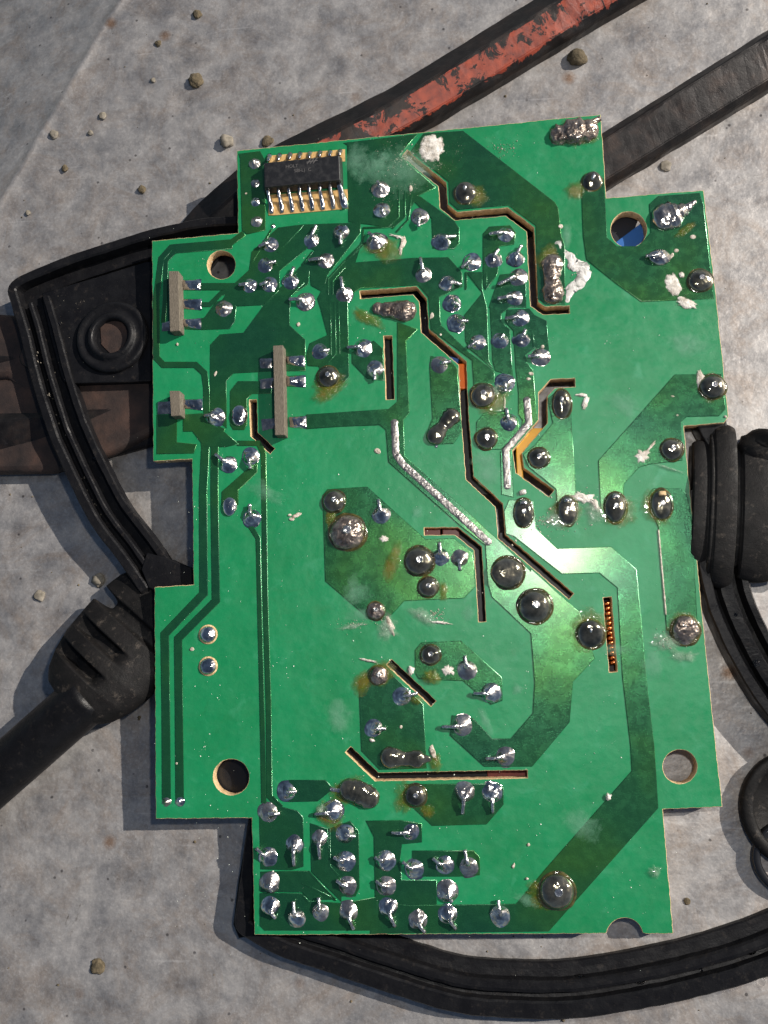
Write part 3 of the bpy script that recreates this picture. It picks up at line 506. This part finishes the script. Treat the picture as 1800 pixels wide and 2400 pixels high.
for q in [('B',705,330,112,135,0,.05,.3),('C',1085,1390,68,115,-.25,.02,.25),('C',1190,1530,90,45,.5,.02,.4),('C',1150,1310,24,30,.0,.02,.3),('F',1300,640,40,95,0,.03,.3),('F',405,810,25,60,.35,.012,.5),('F',380,750,50,16,.1,.012,.4),
          ('F',845,1225,62,60,0,.03,.6),('F',915,1150,12,60,.7,.02,.4),('H',560,220,110,45,.3,.035,.6),('H',650,290,30,70,-.3,.03,.6),('C',1240,1015,26,20,0,.012,.1),('C',1110,1122,20,18,0,.012,.1),('C',212,932,19,20,0,.01,.1),
          ('C',1075,1160,16,26,.5,.012,.3),('G',545,1210,22,75,-.35,.02,.5),('G',930,1190,90,12,.1,.02,.5),('G',500,540,50,25,.2,.012,.6),('I',710,240,30,40,0,.03,.5),('I',1000,240,50,40,.4,.05,.6),('I',1395,250,1,1,0,.01,.1),
          ('I',380,160,80,12,.2,.02,.6),('I',880,880,20,60,-.3,.02,.5),('B',470,1090,20,70,.2,.02,.8),('B',430,1010,60,14,.3,.02,.8),('E',1230,700,70,10,-.7,.02,.7),('E',1270,820,9,60,0,.02,.7),('H',90,180,35,28,0,.04,.5),
          ('N',1145,192,42,16,-.4,.01,.15),('N',1108,222,22,13,0,.01,.1),('N',1092,190,16,10,0,.01,.1),('N',332,1232,17,15,0,.012,.1),('E',282,1185,28,20,.5,.008,.15),('E',1475,585,22,15,.3,.01,.1),('E',1455,625,20,13,0,.01,.1),
          ('E',773,282,10,11,0,.012,.1),('E',1565,375,16,16,0,.02,.1),('F',1120,908,11,9,0,.01,.2),('F',1494,918,11,11,0,.01,.2),('F',1080,760,16,8,.2,.01,.3),('E',705,135,14,32,.3,.01,.4),('D',218,355,10,12,0,.01,.2),('D',515,585,10,24,.4,.01,.4),
          ('D',1160,200,14,18,0,.008,.2),('K',215,130,10,10,0,.012,.1),('J',178,925,10,22,.4,.01,.2),('J',295,762,12,12,0,.01,.2),('J',283,1025,12,10,0,.02,.2),('I',630,675,12,15,.2,.01,.1),('I',405,780,24,16,0,.02,.5),('I',1620,1590,10,10,0,.01,.2),
          ('A',753,678,9,10,0,.012,.1),('A',1210,0,1,1,0,.01,.1),('J',912,390,28,32,0,.05,.4),('B',540,640,16,26,0,.02,.4)]:
    if q[3] > 2: splat(*q[:6], q[6]*(.45 if q[3] > 35 else 1), CREAM if q[3] <= 22 or q[7] < .25 else CREAM2, 'white_residue', q[7], 30, 5, freq=2.6 if q[3] > 35 else 1.2, z0=.02)
bridge('C195,1060 C230,1130 C290,1170 C320,1230 C395,1250', (34,26,30,50,44), WAX, .16, name='white_residue', noi=.35); bridge('C400,1300 C350,1380 C290,1420 C265,1510', (50,44,38,16), WAX, .14, name='white_residue', noi=.35)
vv, ff = tube([(*uv(*T('H',1138+ (i/30)*58, 470+(i/30)*660)), .02) for i in range(31)], [.018*(1+.6*noise.noise(Vector((i*.9,0,0)))) for i in range(31)], 6, .5); pyd('white_residue', vv, ff, CREAM, board)
def specks(name, areas, m, zz=.02, flat=.35):
    v, f = [], []
    for (t, x, y, rx, ry, n, s0, s1) in areas:
        for _ in range(n):
            a = random.uniform(0, 2*math.pi); q = abs(random.gauss(0,.5)); px, py = T(t, x+rx*q*math.cos(a), y+ry*q*math.sin(a)); c = uv(px,py); s = random.uniform(s0, s1)**1*U/1.0
            if random.random() < .7: s *= .55
            o = len(v); K = 6; el = random.uniform(.4,1); th = random.uniform(0,3)
            for j in range(K):
                b = 2*math.pi*j/K; X_ = s*math.cos(b)*random.uniform(.6,1.2); Y_ = s*el*math.sin(b)*random.uniform(.6,1.2)
                v.append((c[0]+X_*math.cos(th)-Y_*math.sin(th), c[1]+X_*math.sin(th)+Y_*math.cos(th), .004))
            v.append((c[0], c[1], zz+s*flat))
            for j in range(K): f.append((o+j, o+(j+1) % K, o+K))
    return v, f
inside = None
v, f = specks('crusty_residue', [('B',470,420,260,200,420,1,3.4),('B',330,700,180,140,120,1,2.6),('B',760,460,150,60,120,1,2.5),('B',900,350,160,160,70,1,2.2),('B',1250,330,220,90,90,.8,2.2),('B',560,620,120,80,90,1,3),
   ('C',1180,1480,120,80,90,1,3),('H',300,400,260,120,160,1,3.4),('H',450,200,200,60,90,1,3.5),('H',1200,1330,130,90,60,1,3),('F',860,1240,120,60,60,1,3),('G',900,1120,150,60,60,1,3),('G',300,1200,260,60,60,.8,2),
   ('C',360,1300,110,150,60,1,3.4),('G',1560,520,120,120,90,1,3),('G',1420,980,160,90,60,1,3)], CREAM)
o = pyd('crusty_residue', v, f, CREAM, board, False); tag(o, kind='stuff')
v, f = [], []
ar = [('S',px,py,170,170,16,.7,1.9) for px in range(480,1600,190) for py in range(420,2150,190)]
v, f = specks('dust', [a for a in ar if not ((a[1] < 600 and a[2] < 600) or (a[1] > 1500 and a[2] > 1900) or (a[1] > 1300 and a[2] < 450))], DUST, .014)
o = pyd('dust', v, f, DUST, board, False); tag(o, kind='stuff')
# ---------------------------------------------------------------- what hangs under the board, glimpsed through slots and holes; black blocks added to darken the slots
def cm(name, c, r=.5): return mat(name, c, r)
def under(name, s, col, rough, top=-.30, bot=-.62, label=None, m=None):
    p = upl(s); o = fill2d(name, [p], (top-bot)/2-.02, .02, m or cm(name+'_skin', col, rough), board, (top+bot)/2, None, 2)
    if label: o['label'] = label
    return o
under('capacitor', 'E880,480 E960,480 E985,560 E975,665 E890,665', (.9,.20,.02), .35, -.31, -.6, 'orange capacitor under the long slot')
under('capacitor', 'E840,420 E905,440 E880,500 E830,480', (.03,.10,.35), .4, -.31, -.6, 'small blue capacitor under the long slot')
under('transformer_tape', 'E1460,990 E1600,990 E1480,1130 E1400,1200 E1415,1380 E1650,1560 E1620,1620 E1380,1440 E1370,1130', (.95,.52,.03), .3, -.29, -.60, 'yellow taped winding')
under('transformer_core', 'E1130,560 E1330,700 E1330,1500 E1000,1500 E900,1200 E920,700', (.008,.008,.009), .6, -.36, -.6)
under('capacitor', 'C620,1040 C860,860 C900,1100 C760,1180', (.015,.09,.30), .45, -.34, -.62, 'blue capacitor under the upper right hole')
under('relay', 'C540,760 C860,760 C800,900 C560,1100', (.008,.009,.014), .4, -.38, -.64)
under('resistor', 'G800,440 G925,440 G925,530 G800,530', (.16,.035,.025), .4, -.31, -.55); under('resistor', 'G955,440 G1070,440 G1080,530 G955,530', (.16,.035,.025), .4, -.31, -.55)
under('resistor', 'I1310,1000 I1610,1000 I1610,1090 I1310,1090', (.20,.04,.03), .5, -.31, -.48)
under('capacitor', 'I120,760 I1300,900 I1300,1160 I400,1160', (.008,.008,.009), .6, -.34, -.50); under('heat_sink', 'G1100,440 G1240,440 G1350,700 G1350,1260 G1200,1260 G1000,560', (.010,.010,.011), .5, -.40, -.58)  # black parts here are guessed, added so the slots above look dark
under('diode', 'I430,50 I960,420 I960,600 I800,560 I420,200', (.008,.008,.009), .5, -.36, -.55); under('relay', 'G1400,480 G1600,480 G2080,900 G2000,1100 G1380,700', (.008,.008,.009), .5, -.38, -.58)
under('relay', 'D700,700 D1000,760 D1080,1300 D860,1280 D700,1000', (.008,.008,.009), .5, -.38, -.60); under('relay', 'E280,230 E440,230 E460,850 E300,850', (.008,.008,.009), .5, -.38, -.60)
under('screw_post', 'K480,80 K760,60 K820,300 K640,420 K460,340', (.008,.008,.009), .35, -.36, -.50)
cop = mat('copper_wire', (.75,.28,.10), .22, 1)
for i in range(13):
    x0, y0 = T('H', 700+i*4, 1050+i*39); a = uv(x0, y0); b = uv(x0+40, y0-8); vv, ff = tube([(a[0],a[1],-.38), ((a[0]+b[0])/2,(a[1]+b[1])/2,-.31), (b[0],b[1],-.38)], .052, 8); pyd('coil_turn', vv, ff, cop, board)
under('coil_core', 'H690,980 H800,980 H840,1620 H730,1620', (.02,.012,.01), .6, -.42, -.50)
# ---------------------------------------------------------------- black housing frame under the board
def sweep(name, pts, zb, prof, m, parent, side=1, closed_ends=True, per=10, zs=1.0):
    P = [Vector(p) for p in pts]; fine = []; 
    for i in range(len(P)-1):
        p0 = P[max(i-1,0)]; p1 = P[i]; p2 = P[i+1]; p3 = P[min(i+2,len(P)-1)]; k = max(2, int((p2-p1).length/per))
        for j in range(k):
            t = j/k; fine.append((.5*((2*p1)+(p2-p0)*t+(2*p0-5*p1+4*p2-p3)*t*t+(3*p1-p0-3*p2+p3)*t**3), zb[i]*(1-t)+zb[i+1]*t))
    fine.append((P[-1], zb[-1])); W_ = [at(q[0].x, q[0].y, 60) for q in fine]; v, f = [], []; n = len(prof)
    for i, (q, z) in enumerate(fine):
        a = W_[max(0,i-2)]; b = W_[min(len(W_)-1,i+2)]; t = Vector((b.x-a.x, b.y-a.y)).normalized(); nn = Vector((t.y, -t.x))*side
        for (d, h) in prof:
            jd = .012*noise.noise(Vector((i*.35, d*.07, h*.05)))
            v.append((W_[i].x+nn.x*(d*U+jd), W_[i].y+nn.y*(d*U+jd), max(.002, (z+h*zs)*U+.010*noise.noise(Vector((i*.2,h,3))))))
    for i in range(len(fine)-1):
        for j in range(n): k = (j+1) % n; f.append((i*n+j, i*n+k, (i+1)*n+k, (i+1)*n+j))
    f.append(tuple(range(n))); f.append(tuple((len(fine)-1)*n+j for j in range(n))[::-1])
    bm = bmesh.new(); bv = [bm.verts.new(q) for q in v]
    for q in f: bm.faces.new([bv[i] for i in q])
    bmesh.ops.recalc_face_normals(bm, faces=bm.faces)
    me = bpy.data.meshes.new(name); bm.to_mesh(me); bm.free(); o = link(name, me, m, parent, False)
    return o
frame = empty('housing_frame', at(260,900)); frame.location = (0,0,0)
tag(frame, 'black plastic housing frame with a screw boss, lying under the green circuit board', 'plastic frame')
prof = [(0,0),(0,36),(3,41),(20,41),(23,38),(24,14),(38,14),(40,30),(43,33),(50,33),(53,30),(54,10),(80,10),(82,28),(85,32),(98,32),(101,28),(102,0)]
pr_top = [(0,0),(0,36),(3,41),(24,41),(27,38),(28,4),(60,4),(60,0)]
wall = [(0,0),(0,36),(4,41),(21,41),(25,37),(26,2)]
sweep('rim', PL('S760,520 S640,515 S500,520 S398,541 S340,556 S271,578 S181,607 S105,637 S62,656 S40,672 S31,692 S39,723 S60,795 S87,904 S120,1012 S134,1052 S175,1143 S220,1233 S281,1318 S330,1395'), [40,40,46,50,50,50,50,50,50,50,50,50,50,50,48,44,42,36,28,18,8], wall, PLAS, frame, -1)
sweep('inner_ledge', PL('S42,735 S60,795 S87,904 S120,1012 S134,1052 S175,1143 S220,1233 S281,1318 S330,1395'), [50,50,50,48,44,42,36,28,18,8], [(q[0]+.5,q[1]) for q in prof[5:-1]]+[(102,0),(24.5,0)], PLAS, frame, -1)
sweep('inner_ledge', PL('S640,515 S500,520 S398,541 S340,556 S271,578 S181,607 S105,637'), [40,44,50,50,50,50,50], [(25,0),(25,6),(58,6),(60,14),(66,16),(68,0)], PLAS, frame, -1)
prof_b = [(0,0),(0,30),(4,35),(34,37),(38,34),(40,20),(47,18),(50,24),(53,30),(60,32),(72,32),(76,28),(78,14),(92,12),(104,11),(107,8),(108,0)]
sweep('rim', PL('S620,1720 S590,1850 S574,1931 S560,2040 S546,2139 S543,2172 S552,2192 S575,2208 S651,2250 S770,2290 S900,2334 S1063,2383 S1204,2397 S1361,2397 S1551,2367 S1680,2337 S1800,2301 S1960,2235'), [0]*18, prof_b, PLAS, frame, -1, zs=1.25)
prof_r = [(0,0),(0,44),(3,48),(20,48),(23,44),(25,24),(36,22),(40,40),(62,44),(66,40),(68,12),(84,12),(88,40),(100,42),(104,38),(106,0)]
sweep('rim', PL('S1612,1150 S1625,1270 S1640,1340 S1657,1415 S1684,1484 S1717,1551 S1752,1612 S1793,1670 S1860,1745 S1950,1820'), [0]*10, prof_r, PLAS, frame, -1, zs=1.3)
def plate(name, s, z0, z1, m, parent, bev=3):
    P = [at(*p, z1) for p in PL(s)]
    cu = fill2d(name, [[(p.x,p.y) for p in P]], (z1-z0)/2*U-bev*U, bev*U, m, parent, (z0+z1)/2*U, None, 2); return cu
plate('base_skirt', 'M150,600 M600,420 M1180,260 M1180,420 M700,560 M380,640 M420,900 M540,1300 M420,1310 M300,1000 M200,760', 50, 56, PLAS, frame, 1)
plate('corner_plate', 'M335,625 M760,500 M1130,385 M1240,380 M1290,1290 M560,1315 M500,1300 M480,1260 M400,960 M345,720', 55, 72, PLAS, frame)
vv, ff = lathe([(.95,.0),(.95,.10),(.90,.15),(.84,.16),(.78,.12),(.66,.11),(.62,.16),(.58,.21),(.52,.22),(.47,.19),(.44,.05),(.43,-.12)], 48, (*at(262,789,80).xy, .70)); vv = vv; ff = ff[:-1]; pyd('screw_boss', vv, ff, PLAS, frame)
plate('boss_floor', 'M780,860 M870,820 M1000,850 M1070,960 M1010,1080 M880,1110 M790,1020', 56, 74, RUST, frame, 1)
plate('hinge_lug', 'R850,610 R960,640 R1100,700 R1180,820 R1080,900 R860,800 R820,700', 4, 60, PLAS, frame)
plate('inner_post', 'K800,480 K1000,480 K960,1440 K700,1480 K660,1380 K700,1050', 2, 18, PLAS, frame)
# grit on the frame
v, f = [], []
for _ in range(120):
    if random.random() < .6: i = random.random(); p = at(35+i*250+random.gauss(0,6), 690+i**.85*620+random.gauss(0,8), 88-40*i)
    else: p = at(random.uniform(120,330), random.uniform(690,890), 72)
    s = random.uniform(.008,.028); o_ = len(v); v += [(p.x-s,p.y-s,p.z-s),(p.x+s,p.y-s,p.z-s),(p.x,p.y+s,p.z-s),(p.x,p.y,p.z+s*.9)]; f += [(o_,o_+1,o_+3),(o_+1,o_+2,o_+3),(o_+2,o_,o_+3)]
o = pyd('grit', v, f, PEB, frame, False); tag(o, kind='stuff')
# water drops on the frame
for i, (x, y, r, h) in enumerate(((1362,2300,15,22),(1232,2308,9,20),(1500,2296,11,20),(1758,2222,14,20),(1784,2300,9,40),(1643,2274,7,20),(1460,2305,5,20),(109,712,6,76),(223,1073,5,70),(1725,1440,8,50),(1772,1555,10,50),(140,758,5,76))):
    p = at(x,y,h); vv, ff = lathe([(r*U*math.cos(a), r*U*.75*math.sin(a)) for a in [math.pi/2*q/7 for q in range(8)]], 16, (p.x,p.y,h*U)); o = pyd('water_drop', vv, ff, WATER, frame)
# ---------------------------------------------------------------- pliers lying underneath
tool = empty('pliers'); tag(tool, 'old dark steel pliers with worn red paint on one handle, lying under the circuit board', 'pliers')
def handle(name, pts, wds, hs, m, parent, ridge, paintfn=None, zb=None):
    P = [Vector(p) for p in pts]; fine = []
    for i in range(len(P)-1):
        p0 = P[max(i-1,0)]; p1 = P[i]; p2 = P[i+1]; p3 = P[min(i+2,len(P)-1)]; k = max(2, int((p2-p1).length/18))
        for j in range(k):
            t = j/k; fine.append((.5*((2*p1)+(p2-p0)*t+(2*p0-5*p1+4*p2-p3)*t*t+(3*p1-p0-3*p2+p3)*t**3), wds[i]*(1-t)+wds[i+1]*t, hs[i]*(1-t)+hs[i+1]*t))
    fine.append((P[-1], wds[-1], hs[-1])); v, f, pa = [], [], []
    S = [(-1,.0),(-1,.30),(-.93,.52),(ridge-.10,.94),(ridge,1.0),(ridge+.10,.97),(.80,.60),(.95,.42),(1,.28),(1,0)]; n = len(S)
    Wp = [at(q[0].x, q[0].y, q[2]*.6) for q in fine]
    for i, q in enumerate(fine):
        a = Wp[max(0,i-1)]; b = Wp[min(len(Wp)-1,i+1)]; t = Vector((b.x-a.x, b.y-a.y)).normalized(); nn = Vector((t.y,-t.x))
        if Vector(nn).dot(Vector((at(1000,1500).xy))-Vector((at(1000,500).xy))) < 0: nn = -nn
        for k_, (s, h) in enumerate(S):
            e = 1+.03*noise.noise(Vector((i*.3,k_,0))); v.append((Wp[i].x+nn.x*s*q[1]/2*U*e, Wp[i].y+nn.y*s*q[1]/2*U*e, max(.001, h*q[2]*U*e))); pa.append(paintfn(q[0], s) if paintfn else 0.0)
    for i in range(len(fine)-1):
        for j in range(n-1): f.append((i*n+j, i*n+j+1, (i+1)*n+j+1, (i+1)*n+j))
    f.append(tuple(range(n))); f.append(tuple((len(fine)-1)*n+j for j in range(n))[::-1])
    me = bpy.data.meshes.new(name); me.from_pydata(v, [], f); at_ = me.attributes.new('paint', 'FLOAT', 'POINT')
    for i, q in enumerate(pa): at_.data[i].value = q
    bm = bmesh.new(); bm.from_mesh(me); bmesh.ops.recalc_face_normals(bm, faces=bm.faces); bmesh.ops.bevel(bm, geom=[e for e in bm.edges if e.calc_face_angle(0) > .35], offset=.02, segments=2, affect='EDGES'); bm.to_mesh(me); bm.free()
    return link(name, me, m, parent, False)
o = handle('handle', PL('S1560,-124 S1400,-32 S1259,54 S1100,152 S934,251 S800,318 S670,385 S596,432 S494,522 S430,600 S340,700 S230,790 S100,838 S-60,850'), [150,148,146,144,140,140,146,148,146,142,145,150,150,150], [80,80,80,78,76,70,62,56,50,46,44,42,46,60], STEELP, tool, -.02,
    lambda p, s: max(0, min(1, (s+.06)*6))*(1 if s < .9 else .55)*(.90 if 560 < p.x < 1420 else .45)); o['label'] = 'handle with flaking red paint'
o = handle('handle', PL('S2050,-25 S1900,68 S1800,130 S1600,254 S1420,366 S1100,560 S700,800 S450,930 S300,985 S120,1015 S-80,1030'), [132,132,131,130,130,132,140,150,155,165,170], [84,82,80,76,64,58,50,46,44,56,70], STEEL, tool, -.42); o['label'] = 'plain blackened handle'
plate('jaw', 'S-120,740 S40,752 S110,800 S150,870 S110,905 S60,900 S20,870 S-120,880', 4, 50, RUST, tool, 20)
plate('jaw', 'S-120,905 S40,900 S120,880 S380,870 S380,985 S250,1050 S120,1090 S-120,1095', 4, 46, RUST, tool, 18)
vv, ff = lathe([(.32,0),(.32,.08),(.26,.12),(.05,.13)], 28, (*at(75,835,50).xy,.46)); pyd('rivet', vv, ff, RUST, tool)
# ---------------------------------------------------------------- left cord and its strain relief
cord = empty('power_cord'); tag(cord, 'thick black power cord with ribbed rubber strain relief at the left edge', 'power cord')
def revolve(name, p0, p1, h0, h1, rf, n, m, parent, K=48, zsq=.7, bend=None):
    a = at(*p0, h0); b = at(*p1, h1); a.z = h0*U; b.z = h1*U; d = (b-a); L = d.length; t = d.normalized(); s = t.cross(Vector((0,0,1))).normalized(); u = s.cross(t); v, f = [], []
    for i in range(n+1):
        q = i/n; c = a+d*q
        for j in range(K):
            an = 2*math.pi*j/K; r = rf(q*L/U, an)*U; pt = c + s*math.cos(an)*r + u*math.sin(an)*r*(zsq(q*L/U) if callable(zsq) else zsq)
            if pt.z < .004: pt.z = .004
            v.append(pt)
    for i in range(n):
        for j in range(K): k = (j+1) % K; f.append((i*K+j, (i+1)*K+j, (i+1)*K+k, i*K+k))
    f.append(tuple(range(K))); f.append(tuple(n*K+j for j in range(K))[::-1])
    bm = bmesh.new(); bv = [bm.verts.new(q) for q in v]
    for q in f: bm.faces.new([bv[i] for i in q])
    bmesh.ops.recalc_face_normals(bm, faces=bm.faces); me = bpy.data.meshes.new(name); bm.to_mesh(me); bm.free(); return link(name, me, m, parent, True)
revolve('cable', (-160,1955), (215,1625), 60, 66, lambda s, a: 64, 30, CAB, cord, 32, .95)
def sr(s, a):
    base = [(0,60),(8,84),(30,104),(70,122),(120,134),(190,138),(250,138),(300,128),(330,112),(345,80)]
    for (x0,r0),(x1,r1) in zip(base, base[1:]):
        if x0 <= s <= x1: r = r0+(r1-r0)*(s-x0)/(x1-x0); break
    else: r = 78
    up = math.cos(a)           # grooves cut only in the side facing the upper left of the picture
    da = abs(a-math.radians(118)); g = max(0, min(1, (math.radians(44)-da)*6))
    for c in (88,158): 
        e = abs(s-c)/17
        if e < 1: r -= 62*g*(1-e**6)
    for c in (236,): 
        e = abs(s-c)/20
        if e < 1: r -= 55*(1-e**4)
    return r
SRS = 1
revolve('strain_relief', (168,1650), (395,1395), 66, 24, sr, 130, RUB, cord, 72, lambda t: .62-.42*min(1,t/250))
# ---------------------------------------------------------------- right grommet
gro = empty('cable_grommet'); tag(gro, 'black ribbed rubber cable grommet at the right edge beside the circuit board', 'grommet')
def gr(s, a):
    for x0, x1, r in ((0,34,150),(34,46,172),(46,92,190),(92,106,140),(106,178,172),(178,190,120),(190,290,150)):
        if x0 <= s < x1: return r*(1-.05*((s-x0)/(x1-x0)-.5)**2*4)
    return 100
revolve('grommet_body', (1618,1180), (1890,1196), 46, 50, gr, 140, RUB, gro, 72, .26)
vv, ff = lathe([(.62,0),(.64,.25),(.60,.62),(.50,.80),(.30,.88),(.03,.90)], 28, (*at(1797,1056,60).xy, 0), rx=1, ry=.8, amp=.2, seed=4); pyd('clamp_lug', vv, ff, RUB, gro); plate('clamp_bar', 'Q240,150 Q360,130 Q380,240 Q300,260', 8, 60, PLAS, gro, 5)
# ---------------------------------------------------------------- knob at the lower right
kn = empty('rubber_cap'); tag(kn, 'round black rubber cap with shiny ring, at the right edge near the lower corner', 'rubber cap')
vv, ff = lathe([(1.22,0),(1.25,.06),(1.25,.2),(1.2,.26),(1.02,.28),(.98,.22),(.94,.08),(.5,.06),(.02,.06)], 48, (*at(1888,1905,50).xy, .03), amp=.01); pyd('cap_wall', vv, ff, RUB, kn)
c0 = at(1888,2015,20); vv, ff = [], []; pts = [(c0.x+1.0*math.cos(a), c0.y+.78*math.sin(a), .14) for a in [2*math.pi*i/48 for i in range(49)]]
vv, ff = tube(pts, .10, 10); pyd('metal_ring', vv, ff, mat('glossy_black_ring', (.02,.02,.022), .06, .3), kn)
# ---------------------------------------------------------------- crumbs and flakes on the table
CR = [(458,187,20,16,CRUMB,'round brown mud crumb on the bare metal above the circuit board','crumb'),(462,32,13,9,CRUMB,'olive crumb close to the top edge of the sheet','crumb'),(370,101,9,6,CRUMB,'small tan crumb between the olive and the brown mud crumbs','crumb'),
 (531,330,18,18,PEB,'pale pebble beside the curved end of the red-painted handle','pebble'),(627,329,16,9,CRUMB,'flat moss crumb touching the edge of the red-painted handle','crumb'),(358,187,7,6,PEB,'tiny white pebble left of the round brown mud crumb','pebble'),
 (239,270,11,6,PEB,'flat sandy pebble between the sheet fold and the plier handle','pebble'),(211,310,8,5,PEB,'bright white chip near the fold of the metal sheet','pebble'),(125,314,13,8,PEB,'sandy pebble lying right on the fold of the sheet','pebble'),
 (151,394,9,8,CRUMB,'orange-brown crumb just below the sheet fold','crumb'),(332,443,11,8,CRUMB,'dark brown crumb up and left of the black frame','crumb'),(1352,131,24,20,CRUMB,'largest brown mud crumb, between the two plier handles','crumb'),
 (229,1359,17,12,PEB,'rounded pebble in the frame shadow above the strain relief','pebble'),(92,1396,14,5,PEB,'flat pale stain-like pebble left of the strain relief','pebble'),(228,2265,17,7,CRUMB,'angular grey flake low in the left corner','flake'),
 (65,498,7,5,PEB,'small white chip at the left edge above the frame corner','pebble'),(1611,2113,7,3,CRUMB,'tiny black chip right of the lower board corner','crumb'),(1674,2182,6,4,CRUMB,'tiny brown chip above the lower right frame arc','crumb'),(1222,2268,7,4,CRUMB,'small dark seed inside the bottom frame arc','crumb'),(1560,388,14,4,PEB,'flat cream flake right of the black handle','flake')]
for i, (x, y, r, h, m, lab, cat) in enumerate(CR):
    bm = bmesh.new(); bmesh.ops.create_icosphere(bm, subdivisions=3, radius=1); p = at(x,y,h*.5)
    for v_ in bm.verts:
        q = 1+.35*noise.fractal(v_.co*1.0+Vector((i*7,0,0)), .8, 2, 4); v_.co = Vector((v_.co.x*r*U*q, v_.co.y*r*U*q*random.uniform(.99,1.01), max(-.3*h*U, v_.co.z*h*U*.75*q)+h*U*.3))
    me = bpy.data.meshes.new(cat); bm.to_mesh(me); bm.free(); o = link(cat, me, m, None, True); o.location = (p.x, p.y, 0); tag(o, lab, cat)
v, f = [], []
for _ in range(230):
    x, y = random.uniform(-100,1900), random.uniform(-100,2500); p = at(x,y,0); s = random.choice((.012,.016,.02,.03,.05))*random.uniform(.6,1.1); zb = 0
    fa, fb = at(318,-60), at(-40,545)
    if (fb.x-fa.x)*(p.y-fa.y)-(fb.y-fa.y)*(p.x-fa.x) < 0: continue
    o_ = len(v); K = 6
    for j in range(K): a = 2*math.pi*j/K; v.append((p.x+s*math.cos(a)*random.uniform(.6,1.2), p.y+s*math.sin(a)*random.uniform(.5,1.1), -.01))
    v.append((p.x,p.y,s*.7)); f += [(o_+j, o_+(j+1) % K, o_+K) for j in range(K)]
o = pyd('grit', v, f, CRUMB, None, False); tag(o, kind='stuff', label='fine dark grit scattered over the metal sheet')
